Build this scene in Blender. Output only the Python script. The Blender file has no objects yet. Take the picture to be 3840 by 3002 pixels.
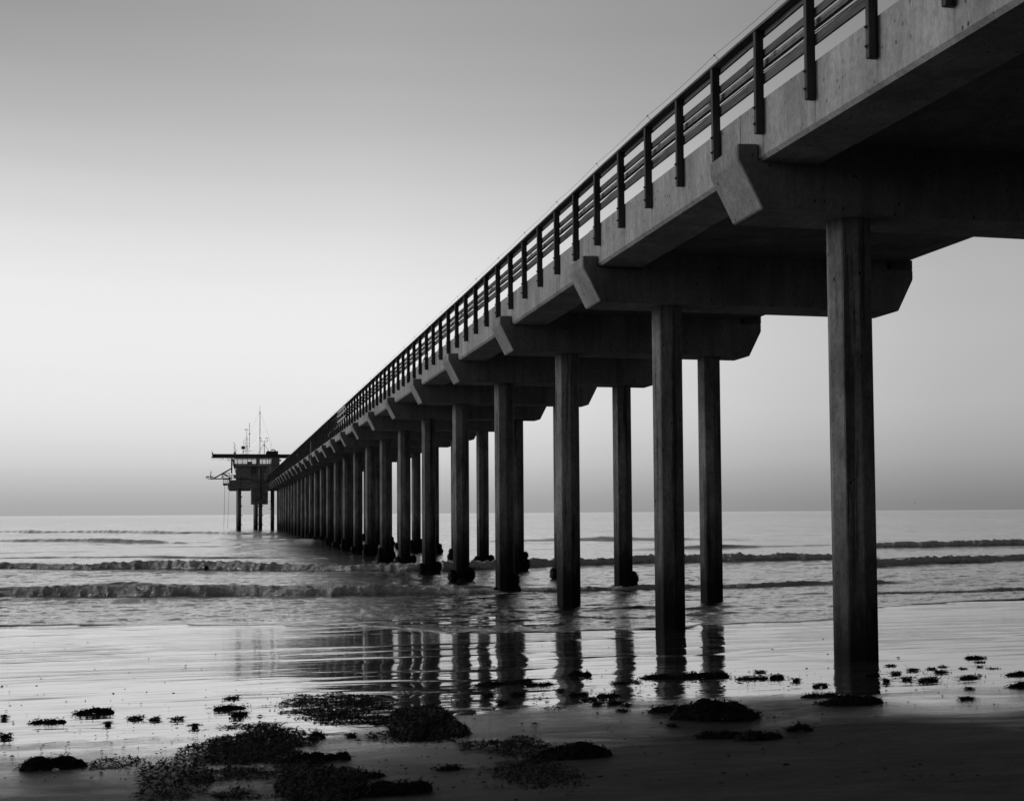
import bpy, bmesh, math, random
import numpy as np
from mathutils import Vector, Matrix
random.seed(7)
rng = np.random.default_rng(11)
scene = bpy.context.scene
COL = scene.collection
R_ = math.radians

# ------------------------------------------------------------------ camera
F_PX, PY = 4620.98, 210.78
YAW, PITCH, ROLL, CAM_H = .2283, .0454, .0065, 2.5306
Fv = Vector((math.sin(YAW)*math.cos(PITCH), math.cos(YAW)*math.cos(PITCH), math.sin(PITCH)))
R0 = Vector((math.cos(YAW), -math.sin(YAW), 0)); U0 = R0.cross(Fv)
Rv = math.cos(ROLL)*R0 - math.sin(ROLL)*U0
Uv = math.sin(ROLL)*R0 + math.cos(ROLL)*U0
CAM = Vector((0, 0, CAM_H))
cd = bpy.data.cameras.new('camera'); cam = bpy.data.objects.new('camera', cd); COL.objects.link(cam)
cam.matrix_world = Matrix(((Rv.x, Uv.x, -Fv.x, 0), (Rv.y, Uv.y, -Fv.y, 0), (Rv.z, Uv.z, -Fv.z, CAM_H), (0, 0, 0, 1)))
cd.sensor_width = 36; cd.lens = F_PX/3840*36; cd.shift_y = PY/3840
cd.clip_start = .1; cd.clip_end = 60000
cd.dof.use_dof = True; cd.dof.focus_distance = 42; cd.dof.aperture_fstop = 3.6
scene.camera = cam

def ray(u, v):
    return Fv + Rv*((u-1920)/F_PX) - Uv*((v-1501-PY)/F_PX)
def at_y(u, v, Y):                       # point of the photograph's ray on the plane y = Y
    d = ray(u, v); return CAM + d*(Y/d.y)
def at_z(u, v, z):
    d = ray(u, v); return CAM + d*((z-CAM_H)/d.z)

# ------------------------------------------------------------------ helpers
def tag(o, label=None, cat=None, group=None, kind=None):
    if label: o['label'] = label
    if cat: o['category'] = cat
    if group: o['group'] = group
    if kind: o['kind'] = kind
    return o
def empty(name, loc=(0, 0, 0), **k):
    o = bpy.data.objects.new(name, None); o.location = loc; o.empty_display_size = .3
    COL.objects.link(o); return tag(o, **k)
class MB:
    def __init__(s): s.v = []; s.f = []
    def add(s, vs, fs):
        n = len(s.v); s.v += [tuple(p) for p in vs]; s.f += [tuple(i+n for i in f) for f in fs]; return s
    def box(s, a, b):
        x0, y0, z0 = a; x1, y1, z1 = b
        return s.add([(x0,y0,z0),(x1,y0,z0),(x1,y1,z0),(x0,y1,z0),(x0,y0,z1),(x1,y0,z1),(x1,y1,z1),(x0,y1,z1)],
                     [(0,3,2,1),(4,5,6,7),(0,1,5,4),(1,2,6,5),(2,3,7,6),(3,0,4,7)])
    def prism_y(s, poly, y0, y1, n=1):   # poly in x,z extruded along y, n segments
        m = len(poly); vs = []; fs = []
        for i in range(n+1):
            y = y0+(y1-y0)*i/n; vs += [(x, y, z) for x, z in poly]
        for i in range(n):
            for j in range(m):
                a = i*m+j; b = i*m+(j+1) % m
                fs.append((a, b, b+m, a+m))
        fs.append(tuple(range(m-1, -1, -1))); fs.append(tuple(range(n*m, n*m+m)))
        return s.add(vs, fs)
    def tube(s, pts, r, n=6, r2=None):
        pts = [Vector(p) for p in pts]; vs = []; fs = []
        for i, p in enumerate(pts):
            d = (pts[min(i+1, len(pts)-1)]-pts[max(i-1, 0)]).normalized()
            a = d.cross(Vector((0, 0, 1))) if abs(d.z) < .9 else d.cross(Vector((0, 1, 0)))
            a.normalize(); b = d.cross(a)
            rr = r if r2 is None else r+(r2-r)*i/(len(pts)-1)
            for k in range(n):
                t = 2*math.pi*(k+.5)/n; vs.append(p+a*math.cos(t)*rr+b*math.sin(t)*rr)
        for i in range(len(pts)-1):
            for k in range(n):
                fs.append((i*n+k, i*n+(k+1) % n, (i+1)*n+(k+1) % n, (i+1)*n+k))
        fs.append(tuple(range(n-1, -1, -1))); fs.append(tuple(range((len(pts)-1)*n, len(pts)*n)))
        return s.add(vs, fs)
    def ball(s, c, r, n=8, sc=(1, 1, 1)):
        vs = [(c[0], c[1], c[2]-r*sc[2])]; m = n//2
        for i in range(1, m):
            t = math.pi*i/m
            for k in range(n):
                p = 2*math.pi*k/n
                vs.append((c[0]+r*sc[0]*math.sin(t)*math.cos(p), c[1]+r*sc[1]*math.sin(t)*math.sin(p), c[2]-r*sc[2]*math.cos(t)))
        vs.append((c[0], c[1], c[2]+r*sc[2])); L = len(vs)-1; fs = []
        for k in range(n): fs.append((0, 1+(k+1) % n, 1+k)); fs.append((L, L-n+k, L-n+(k+1) % n))
        for i in range(m-2):
            for k in range(n):
                a = 1+i*n+k; b = 1+i*n+(k+1) % n; fs.append((a, b, b+n, a+n))
        return s.add(vs, fs)
    def build(s, name, mat, parent=None, bevel=0, smooth=False, **k):
        me = bpy.data.meshes.new(name); me.from_pydata(s.v, [], s.f); 
        bm = bmesh.new(); bm.from_mesh(me)
        bmesh.ops.recalc_face_normals(bm, faces=bm.faces)
        if bevel:
            es = [e for e in bm.edges if len(e.link_faces) == 2 and e.calc_face_angle(0) > .35]
            bmesh.ops.bevel(bm, geom=es, offset=bevel, segments=1, affect='EDGES', clamp_overlap=True)
        bm.to_mesh(me); bm.free()
        if smooth: me.polygons.foreach_set('use_smooth', [True]*len(me.polygons))
        me.materials.append(mat)
        o = bpy.data.objects.new(name, me); COL.objects.link(o)
        if parent: o.parent = parent
        return tag(o, **k)
def copy_of(o, loc=None, parent=None):
    c = o.copy(); COL.objects.link(c)
    if loc is not None: c.location = loc
    c.parent = parent if parent else o.parent
    return c

# ------------------------------------------------------------------ materials
class NT:
    def __init__(s, name):
        s.m = bpy.data.materials.new(name); s.m.use_nodes = True; s.t = s.m.node_tree; s.n = s.t.nodes; s.l = s.t.links
        s.b = s.n['Principled BSDF']; s.pos = s.n.new('ShaderNodeNewGeometry').outputs['Position']
    def mp(s, sc, src=None):
        n = s.n.new('ShaderNodeMapping'); n.inputs['Scale'].default_value = sc; s.l.new(src or s.pos, n.inputs['Vector']); return n.outputs[0]
    def noise(s, sc, scale=1, detail=4, rough=.55, dist=0):
        n = s.n.new('ShaderNodeTexNoise'); s.l.new(s.mp(sc), n.inputs['Vector'])
        n.inputs['Scale'].default_value = scale; n.inputs['Detail'].default_value = detail; n.inputs['Roughness'].default_value = rough
        n.inputs['Distortion'].default_value = dist; return n.outputs['Fac']
    def voro(s, sc, scale=1):
        n = s.n.new('ShaderNodeTexVoronoi'); s.l.new(s.mp(sc), n.inputs['Vector']); n.inputs['Scale'].default_value = scale; return n.outputs['Distance']
    def ramp(s, x, *st):
        n = s.n.new('ShaderNodeValToRGB'); e = n.color_ramp.elements
        while len(e) < len(st): e.new(.5)
        for i, (p, c) in enumerate(st): e[i].position = p; e[i].color = (c, c, c, 1)
        s.l.new(x, n.inputs[0]); return n.outputs[0]
    def math(s, op, a, b=None, c=None, clamp=False):
        n = s.n.new('ShaderNodeMath'); n.operation = op; n.use_clamp = clamp
        for i, x in enumerate((a, b, c)):
            if x is None: continue
            if isinstance(x, (int, float)): n.inputs[i].default_value = x
            else: s.l.new(x, n.inputs[i])
        return n.outputs[0]
    def mapr(s, x, a, b, c=0, d=1):
        n = s.n.new('ShaderNodeMapRange'); s.l.new(x, n.inputs[0])
        for i, v in enumerate((a, b, c, d)): n.inputs[i+1].default_value = v
        return n.outputs[0]
    def xyz(s):
        n = s.n.new('ShaderNodeSeparateXYZ'); s.l.new(s.pos, n.inputs[0]); return n.outputs
    def mix(s, f, a, b):                 # scalar mix
        n = s.n.new('ShaderNodeMix'); n.data_type = 'FLOAT'
        for i, x in ((0, f), (2, a), (3, b)):
            if isinstance(x, (int, float)): n.inputs[i].default_value = x
            else: s.l.new(x, n.inputs[i])
        return n.outputs[0]
    def bump(s, h, strength=.5, dist=.02):
        n = s.n.new('ShaderNodeBump'); n.inputs['Strength'].default_value = strength; n.inputs['Distance'].default_value = dist
        s.l.new(h, n.inputs['Height']); s.l.new(n.outputs[0], s.b.inputs['Normal']); s.l.new(n.outputs[0], s.b.inputs['Coat Normal'])
    def set(s, **k):
        for a, x in k.items():
            i = s.b.inputs[{'base': 'Base Color', 'rough': 'Roughness', 'ior': 'IOR', 'spec': 'Specular IOR Level', 'metal': 'Metallic', 'coat': 'Coat Weight', 'crough': 'Coat Roughness', 'cior': 'Coat IOR'}[a]]
            if isinstance(x, (int, float)):
                i.default_value = (x, x, x, 1) if a == 'base' else x
            else: s.l.new(x, i)
        return s

def concrete(name, base, pile=False, fascia=False):
    t = NT(name)
    big = t.ramp(t.noise((1, 1, .5), .9, 5, .6), (.3, .62), (.7, 1.14))
    streak = t.ramp(t.noise((4, 4, .3), 1, 5, .65), (.32, .74), (.62, 1.06))
    pits = t.ramp(t.voro((1, 1, .6), 7), (.09, .15), (.18, 1))
    pitmask = t.ramp(t.noise((1, 1, 1), 2.2, 2), (.44, 0), (.56, 1))
    pits = t.mix(pitmask, 1.0, pits)
    fine = t.ramp(t.noise((1, 1, .6), 16, 5, .7), (.32, .72), (.66, 1.14))
    c = t.math('MULTIPLY', big, streak); c = t.math('MULTIPLY', c, fine); c = t.math('MULTIPLY', c, pits)
    x, y, z = t.xyz()[0], t.xyz()[1], t.xyz()[2]
    if fascia:                            # thin rust and water runs below each railing post
        k = t.math('MODULO', t.math('SUBTRACT', y, 9.50), 1.8288)
        k = t.math('ABSOLUTE', t.math('SUBTRACT', k, t.math('MULTIPLY_ADD', t.noise((1, 1, 1.5), 2, 3), .06, -.03)))
        run = t.mapr(k, .02, .09, .66, 1)
        nzv = t.n.new('ShaderNodeSeparateXYZ'); gg = t.n.new('ShaderNodeNewGeometry'); t.l.new(gg.outputs['Normal'], nzv.inputs[0])
        run = t.mix(t.mapr(nzv.outputs[2], -.9, -.6, 0, 1), 1.0, run)
        run = t.math('MAXIMUM', run, t.ramp(t.noise((1, 3, .4), 1, 4), (.40, 0), (.62, 1)))
        c = t.math('MULTIPLY', c, run)
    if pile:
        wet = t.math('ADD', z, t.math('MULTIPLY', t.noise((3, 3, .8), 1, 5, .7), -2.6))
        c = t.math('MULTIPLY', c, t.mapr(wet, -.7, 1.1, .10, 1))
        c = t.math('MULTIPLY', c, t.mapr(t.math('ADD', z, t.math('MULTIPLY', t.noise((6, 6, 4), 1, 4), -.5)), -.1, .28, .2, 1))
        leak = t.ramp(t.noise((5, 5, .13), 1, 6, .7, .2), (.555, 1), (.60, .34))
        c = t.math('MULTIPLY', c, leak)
    if pile:
        c = t.math('MULTIPLY', c, t.ramp(t.noise((2.2, 2.2, .9), 1, 6, .7, .3), (.38, .62), (.60, 1.15)))
    c = t.math('MULTIPLY', c, base)
    t.set(base=c, rough=.85, spec=.25)
    h = t.math('ADD', t.noise((1, 1, 1), 60, 3), t.math('MULTIPLY', pits, 2.0))
    h = t.math('ADD', h, t.math('MULTIPLY', t.noise((1, 1, .6), 3, 4), 2.0))
    t.bump(h, .5, .012)
    return t.m
def wood(name, base, axis):
    t = NT(name)
    sc = (40, 40, 1.4) if axis == 'z' else (40, 1.4, 40)
    g = t.noise(sc, 1, 4, .6, .4); big = t.noise((1.3, 1.3, 1.3), 1, 3)
    crack = t.ramp(t.noise((26, 26, .6) if axis == 'z' else (26, .6, 26), 1, 2), (.36, .4), (.42, 1))
    c = t.math('MULTIPLY', t.ramp(g, (.3, .6), (.7, 1.25)), t.ramp(big, (.3, .7), (.7, 1.2)))
    c = t.math('MULTIPLY', t.math('MULTIPLY', c, crack), base)
    t.set(base=c, rough=.8, spec=.25); t.bump(t.math('ADD', g, crack), .5, .006); return t.m
def plain(name, base, rough=.6, metal=0, var=.3, sc=6):
    t = NT(name); c = t.math('MULTIPLY', t.ramp(t.noise((1, 1, 1), sc, 4), (.3, 1-var), (.7, 1+var)), base)
    t.set(base=c, rough=rough, metal=metal, spec=.12 if base < .02 else .3); return t.m

M = {}
M['concrete'] = concrete('cast_concrete', .16)
M['fascia'] = concrete('fascia_concrete', .34, fascia=True)
M['capc'] = concrete('cap_concrete', .27)
M['pile'] = concrete('pile_concrete', .21, pile=True)
M['post'] = wood('post_timber', .075, 'z')
M['board'] = wood('rail_timber', .10, 'y')
M['newboard'] = wood('new_timber', .34, 'y')
M['metal'] = plain('dark_metal', .09, .5, 0)
M['galv'] = plain('galvanised_pipe', .17, .5, .2)
M['rust'] = plain('rusty_bolt', .03, .7)
M['mussel'] = plain('mussel_shell', .012, .7, 0, .6, 30)
M['kelp'] = plain('kelp', .012, .75, 0, .7, 12)
M['kelp_mat'] = plain('kelp_mat', .019, .8, 0, .7, 12)
M['white'] = plain('pale_sheet', .35, .8)
M['darkpaint'] = plain('dark_paint', .10, .6)
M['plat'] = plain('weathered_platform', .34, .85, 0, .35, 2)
M['tank'] = plain('tank_plate', .26, .8, 0, .45, 1)
M['bird'] = plain('bird_feather', .01, .8)
M['letter'] = plain('letter_paint', .16, .8)
t = NT('cabin_siding'); zz = t.xyz()[2]
gr = t.math('MODULO', t.math('MULTIPLY', zz, 4.2), 1.0)
c = t.math('MULTIPLY', t.mapr(gr, .0, .16, .45, 1), t.ramp(t.noise((2, 2, 6), 1, 4), (.3, .7), (.7, 1.15)))
t.set(base=t.math('MULTIPLY', c, .30), rough=.8, spec=.2); M['siding'] = t.m
t = NT('bulb_glass'); t.set(base=.8); t.b.inputs['Emission Color'].default_value = (1, 1, 1, 1); t.b.inputs['Emission Strength'].default_value = 1.25; M['bulb'] = t.m; t.b.inputs['Emission Strength'].default_value = 1.8

# ------------------------------------------------------------------ world and light
SUN_EL, SUN_AZ = 11, -68                   # degrees; azimuth from +y towards +x
w = bpy.data.worlds.new('World'); scene.world = w; w.use_nodes = True
wt = w.node_tree; wn = wt.nodes; wl = wt.links; bg = wn['Background']
def wmath(op, a, b=None, clamp=False):
    n = wn.new('ShaderNodeMath'); n.operation = op; n.use_clamp = clamp
    for i, x in enumerate((a, b)):
        if x is None: continue
        if isinstance(x, (int, float)): n.inputs[i].default_value = x
        else: wl.new(x, n.inputs[i])
    return n.outputs[0]
def wramp(x, a, b, st):
    n = wn.new('ShaderNodeMapRange'); wl.new(x, n.inputs[0]); n.inputs[1].default_value = a; n.inputs[2].default_value = b
    r = wn.new('ShaderNodeValToRGB'); e = r.color_ramp.elements; r.color_ramp.interpolation = 'CARDINAL'
    while len(e) < len(st): e.new(.5)
    for i, (p, c) in enumerate(st): e[i].position = (p-a)/(b-a); e[i].color = (c, c, c, 1)
    wl.new(n.outputs[0], r.inputs[0]); return r.outputs[0]
sky = wn.new('ShaderNodeTexSky'); sky.sky_type = 'NISHITA'; sky.sun_disc = False
sky.sun_elevation = R_(SUN_EL); sky.sun_rotation = R_(SUN_AZ)
bw = wn.new('ShaderNodeRGBToBW'); wl.new(sky.outputs[0], bw.inputs[0])
tc = wn.new('ShaderNodeTexCoord'); sx = wn.new('ShaderNodeSeparateXYZ'); wl.new(tc.outputs['Generated'], sx.inputs[0])
el = wmath('MULTIPLY', wmath('ARCSINE', sx.outputs[2]), 180/math.pi)
az = wmath('MULTIPLY', wmath('ARCTAN2', sx.outputs[0], sx.outputs[1]), 180/math.pi)
# a marine haze bank darkens the sky just above the horizon, the afterglow is a wide band above it
ELEV = [(-4, .35), (0, .385), (.8, .44), (2.1, .59), (3.2, .69), (4.3, .765), (6.5, .82), (8.6, .83), (10.8, .79), (12.9, .70), (15, .585), (17, .475), (19.2, .38), (21.2, .31), (23, .27), (27, .21), (34, .17), (50, .14), (90, .11)]
AZIM = [(-180, .20), (-140, .25), (-110, .62), (-80, 1.0), (-40, 1.0), (-12, 1.0), (0, 1.02), (8, .98), (16, .87), (24, .73), (31, .60), (38, .50), (60, .30), (100, .19), (180, .20)]
lum = wmath('MULTIPLY', wramp(el, -4, 90, ELEV), wramp(az, -180, 180, AZIM))
high = wmath('MULTIPLY', wramp(el, -4, 90, [(-4, 0), (11, 0), (18, .05), (23, .085), (40, .04), (90, 0)]), wramp(az, -180, 180, [(-180, 0), (-14, 0), (2, .8), (12, 1), (28, .75), (50, 0), (180, 0)]))
lum = wmath('ADD', lum, high)
nz = wn.new('ShaderNodeTexNoise'); mpn = wn.new('ShaderNodeMapping'); mpn.inputs['Scale'].default_value = (2, 2, 26)
wl.new(tc.outputs['Generated'], mpn.inputs[0]); wl.new(mpn.outputs[0], nz.inputs['Vector']); nz.inputs['Scale'].default_value = 1.3; nz.inputs['Detail'].default_value = 5
lum = wmath('MULTIPLY', lum, wmath('ADD', wmath('MULTIPLY', nz.outputs['Fac'], .06), .97))
tot = wmath('ADD', lum, wmath('MULTIPLY', bw.outputs[0], .004))
wl.new(tot, bg.inputs['Color']); bg.inputs['Strength'].default_value = 1.0
sd = bpy.data.lights.new('sun', 'SUN'); sd.energy = 1.15; sd.angle = R_(24); sd.color = (1, 1, 1)
so = bpy.data.objects.new('sun', sd); COL.objects.link(so)
sdir = Vector((math.sin(R_(SUN_AZ))*math.cos(R_(SUN_EL)), math.cos(R_(SUN_AZ))*math.cos(R_(SUN_EL)), math.sin(R_(SUN_EL))))
so.rotation_euler = sdir.to_track_quat('Z', 'Y').to_euler()
scene.view_settings.view_transform = 'Standard'; scene.view_settings.look = 'None'
scene.view_settings.exposure = 0; scene.view_settings.gamma = 1
scene.cycles.max_bounces = 6; scene.cycles.glossy_bounces = 3; scene.cycles.diffuse_bounces = 3
scene.cycles.use_denoising = True

# ------------------------------------------------------------------ numeric noise
def hsh(ix, iy, s):
    h = (ix.astype(np.int64)*374761393 + iy.astype(np.int64)*668265263 + s*1442695041) & 0xffffffff
    h = ((h ^ (h >> 13))*1274126177) & 0xffffffff
    return ((h ^ (h >> 16)) & 0xffff)/65535.*2-1
def vn(x, y, s=0):
    ix = np.floor(x); iy = np.floor(y); fx = x-ix; fy = y-iy
    fx = fx*fx*fx*(fx*(fx*6-15)+10); fy = fy*fy*fy*(fy*(fy*6-15)+10)
    a = hsh(ix, iy, s); b = hsh(ix+1, iy, s); c = hsh(ix, iy+1, s); d = hsh(ix+1, iy+1, s)
    return (a*(1-fx)+b*fx)*(1-fy)+(c*(1-fx)+d*fx)*fy
def fbm(x, y, s=0, o=4, g=.5):
    r = 0; a = 1; t = 0
    for i in range(o):
        c, n = math.cos(i*.9+s), math.sin(i*.9+s); c = 1 if i == 0 else 1
        r = r+a*vn(x*2**i+i*17.3, y*2**i+i*5.7, s+i); t += a; a *= g
    return r/t
def grid_mesh(name, X, Y, Z, mat, attrs={}, **k):
    nr, nc = X.shape; me = bpy.data.meshes.new(name)
    co = np.stack([X, Y, Z], -1).reshape(-1, 3).astype(np.float32)
    me.vertices.add(nr*nc); me.vertices.foreach_set('co', co.ravel())
    i = np.arange(nr*nc).reshape(nr, nc)
    q = np.stack([i[:-1, :-1], i[:-1, 1:], i[1:, 1:], i[1:, :-1]], -1).reshape(-1, 4)
    me.loops.add(q.size); me.loops.foreach_set('vertex_index', q.ravel().astype(np.int32))
    me.polygons.add(len(q)); me.polygons.foreach_set('loop_start', np.arange(0, q.size, 4, dtype=np.int32))
    me.polygons.foreach_set('loop_total', np.full(len(q), 4, dtype=np.int32))
    me.polygons.foreach_set('use_smooth', np.ones(len(q), dtype=bool))
    for n, a in attrs.items():
        at = me.attributes.new(n, 'FLOAT', 'POINT'); at.data.foreach_set('value', a.ravel().astype(np.float32))
    me.update(); me.validate(); me.materials.append(mat)
    o = bpy.data.objects.new(name, me); COL.objects.link(o); return tag(o, **k)

# ------------------------------------------------------------------ sand
def sand_z(Y):
    return np.interp(Y, [-400, 0, 10, 19.5, 28.6, 34, 38, 47, 60, 90, 200, 1000], [5, .30, .14, 0, -.315, -.375, -.50, -.82, -1.2, -2.6, -6, -12])
def axis_pts(a, b, d, lo, hi, g=1.12):
    p = list(np.arange(a, b, d)); st = d; x = p[-1]
    while x < hi: st *= g; x += st; p.append(x)
    st = d; x = p[0]; q = []
    while x > lo: st *= g; x -= st; q.append(x)
    return np.array(q[::-1]+p)
xs = axis_pts(-9, 34, .10, -3000, 3000); ys = axis_pts(8, 46, .07, -600, 30000, 1.15)
X, Y = np.meshgrid(xs, ys)
dm = np.clip(1-np.maximum(np.abs(X-12)-40, 0)/30, 0, 1)*np.clip((60-Y)/20, 0, 1)
und = fbm(X/4.2, Y/1.6, 3, 4)
rip = vn(X/1.8, Y/.30, 9)*.5+vn(X/.9, Y/.16, 12)*.25
Z = sand_z(Y)+dm*(und*.035*np.clip((26-Y)/8, .05, 1)+rip*.0022+fbm(X/.5, Y/.35, 21, 3)*.006*np.clip((20-Y)/5, 0, 1))
ph = (Y+.9*vn(X/7., Y/9., 77)+.35*vn(X/2.1, Y/5., 78)-X*.03)/1.25
f_ = ph-np.floor(ph); st = np.clip(f_/.10, 0, 1); st = st*st*(3-2*st)
Z += dm*.023*st*(1-f_)*np.clip(vn(X/3.5, Y/1.3, 79)*1.2+.45, 0, 1)*np.clip((Y-16.5)/3, 0, 1)*np.clip((40-Y)/4, 0, 1)
ph = (Y+.5*vn(X/4., Y/6., 87)+X*.02)/.47; f_ = ph-np.floor(ph); st = np.clip(f_/.22, 0, 1)
Z += dm*.0035*st*(1-f_)*np.clip(vn(X/2.2, Y/.9, 89)*1.6, 0, 1)*np.clip((Y-15)/3, 0, 1)
Z += .035*np.exp(-((Y-20.75-.08*(X-12))/.22)**2)*np.clip((X-10.9)/.5, 0, 1)*np.clip((15.5-X)/3, 0, 1)
for px, py in ((10.58, 19.47), (10.58, 28.6)):   # scour hollows round the nearest piles
    dd = np.hypot((X-px)/1.0, (Y-py)/.8); Z -= .035*np.exp(-(dd/.8)**2)
t = NT('wet_sand'); x, y, z = t.xyz()[0], t.xyz()[1], t.xyz()[2]
# wetness: the film of backwash thins out up the beach in lobes and streaks
edge = t.math('MULTIPLY_ADD', t.mapr(x, 1.5, 7.0, 0, 1), 2.3, 12.9)
edge = t.math('ADD', edge, t.mapr(t.math('ABSOLUTE', t.math('SUBTRACT', x, 9.6)), .8, 3.0, -1.5, 0))
wv = t.math('SUBTRACT', y, edge)
wv = t.math('ADD', wv, t.math('MULTIPLY_ADD', t.noise((.35, .9, 1), 1, 5, .6, .6), 5.0, -2.5))
wet = t.math('SMOOTHSTEP', 0, 1, 0) if False else t.mapr(wv, -1.7, 1.5, 0, 1)
wetc = t.math('MULTIPLY', wet, 1.0, clamp=True)
grain = t.noise((1, 1, 1), 90, 2)
damp = t.math('MULTIPLY', t.mapr(x, 1.0, 6.0, 1, .12), t.mapr(t.math('ADD', y, t.math('MULTIPLY_ADD', t.noise((.3, 1.1, 1), 1.3, 5, .6, .8), 6, -3)), 9.5, 14.5, .25, 1))
drg = t.mix(damp, .62, .34); dsp = t.mix(damp, .05, .42)
base = t.mix(wetc, .030, .050); base = t.math('MULTIPLY', base, t.ramp(t.noise((1, 2.5, 1), 1.6, 5), (.3, .65), (.7, 1.3)))
t.set(base=base, rough=t.mix(wetc, drg, .045), spec=t.mix(wetc, dsp, .5), ior=t.mix(wetc, 1.45, 2.0), coat=wetc, crough=.04, cior=1.62)
b1 = t.noise((.55, 7, 1), 1, 3, .5, .2); b2 = t.noise((.25, 2.2, 1), 1, 3); 
h = t.math('ADD', t.math('MULTIPLY', b1, t.mapr(y, 20, 28, .005, .012)), t.math('MULTIPLY', b2, .012))
h = t.math('ADD', h, t.math('MULTIPLY', t.math('MULTIPLY', grain, t.mix(wetc, 1.0, 0.0)), .012))
h = t.math('ADD', h, t.math('MULTIPLY', t.math('MULTIPLY', t.noise((1, 1.6, 1), 5, 4), t.mix(wetc, 1.0, 0.0)), .03))
t.bump(h, 1.0, 1.0); M['sand'] = t.m
grid_mesh('beach_sand', X, Y, Z, M['sand'], kind='structure')
def ground(u, v):
    z = 0.
    for _ in range(12):
        p = at_z(u, v, z); z = float(sand_z(p.y))
    return Vector((p.x, p.y, z))

# ------------------------------------------------------------------ sea
def px_path(pts, z):
    P = [at_z(u, v, z) for u, v in pts]; s = np.array([p.x/p.y for p in P]); yy = np.array([p.y for p in P]); return s, yy
ns_ = 1000
S = np.linspace(-.36, 1.02, ns_)
ss, sy = px_path([(-250, 2338), (0, 2340), (870, 2344), (1400, 2352), (1650, 2378), (1800, 2383), (2090, 2380), (2450, 2365), (2728, 2346), (3124, 2330), (3289, 2280), (3450, 2262), (3840, 2240), (4200, 2228)], -.37)
YS = np.interp(S, ss, sy)+vn(S*60, S*0, 4)*.22+vn(S*210, S*0, 5)*.07
g = [0.]; d = .05
while g[-1] < 30000:
    d = .06 if g[-1] < 45 else d*(1.008 if g[-1] < 320 else 1.035)
    g.append(g[-1]+d)
G = np.array(g)[:, None]
Y = YS[None, :]+G; X = S[None, :]*Y
lvl = np.interp(Y, [30, 34, 38, 47, 60, 120, 400], [-.33, -.368, -.42, -.56, -.62, -.66, -.70])
film = np.maximum(lvl-sand_z(Y), .006)
Z = np.where(Y < 47, np.minimum(sand_z(Y)+film, np.maximum(lvl, sand_z(Y)+.006)), lvl)
Z = np.maximum(lvl, sand_z(Y)+.006)
e = np.clip(G/1.2, 0, 1)
Z = Z+.026*np.exp(-((G-.14)/.11)**2)*(.95+.25*vn(S*40, S*0, 8)[None, :])-.012*(G < .02)
chop = np.clip(G/9, .10, 1)*np.clip(1.6-Y/90, .15, 1)
fr = np.clip(1.3-Y/90, 0, 1)
Z = Z+e*(chop*(fbm(X/2.6, Y/.85, 31, 3)*.055)+fr*fbm(X/.75, Y/.26, 41, 2)*.013*np.clip(G/5, .35, 1)
     +fr*np.clip(1-G/14, 0, 1)*fbm(X/1.6, Y/.35, 61, 2)*.010)
sp = np.clip(fbm(X/.42, Y/.17, 91, 2)-.12, 0, 1)*.034+np.clip(fbm(X/1.3, Y/.30, 95, 3)-.15, 0, 1)*.05
Z = Z+sp*np.clip(G/1.5, 0, 1)*np.clip(1.5-Y/80, 0, 1)
far = np.clip((Y-55)/60, 0, 1)
Z = Z+far*(fbm(X/34, Y/9, 51, 3)*.20+fbm(X/7, Y/2.2, 55, 3)*.11*np.clip(3-Y/250, 0, 1))
foam = np.zeros_like(Z)
def front(pts, H, foamy, z=-.6, L=3.2, wig=.5, seed=1, s0=-9, s1=9, taper=.03, foot=.25, back=1.6):
    global Z, foam
    fs, fy = px_path(pts, z)
    o = np.argsort(fs); yf = np.interp(S, fs[o], fy[o])+wig*vn(S*18, S*0, seed)+wig*.35*vn(S*70, S*0, seed+1)
    hh = H*(1+.26*vn(S*17, S*0, seed+2)+.09*vn(S*90, S*0, seed+3))*np.clip((S-s0)/taper, 0, 1)*np.clip((s1-S)/taper, 0, 1)
    if foamy: hh = hh*(1+.09*vn(S*300, S*0, seed+4)+.09*vn(S*620, S*0, seed+5))
    D = Y-yf[None, :]
    m = (D > -3) & (D < 26)
    Dm = D[m]; hm = np.broadcast_to(hh[None, :], D.shape)[m]; Xm = X[m]; Ym = Y[m]
    lf = (1.5 if foamy else 3.6)*H
    lump = fbm(Xm/.26, Ym/.2, seed+7, 3) if foamy else 0
    Dn = Dm+(lump*.34*H if foamy else 0)
    a = np.clip(Dn/lf, 0, 1); a = a*a*(3-2*a)
    prof = a*np.where(Dn > lf, np.exp(-np.maximum(Dn-lf, 0)/L), 1)
    dz = hm*prof
    if foamy:
        dz = dz+hm*.22*lump*np.clip(prof*2, 0, 1)
        fm = np.clip((prof-foot+.10*lump)*7, 0, 1)
        tail = np.clip(1-(Dn-lf)/(back*(1+.9*fbm(Xm/1.5, Ym/.9, seed+9, 2))), 0, 1)
        fm = fm*np.clip(tail*2.0, 0, 1)*np.clip(hm/(H*.35), 0, 1)
        streak = fbm(Xm/1.6, Ym/.28, seed+13, 4)
        tl = np.clip(1-(Dn-lf)/(back*3.2), 0, 1)*np.clip(Dn/lf, 0, 1)*np.clip((streak+.30)*3.2, 0, .8)*np.clip(hm/(H*.5), 0, 1)
        foam[m] = np.maximum(foam[m], np.maximum(fm, tl)*foamy)
    Z[m] += dz
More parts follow.
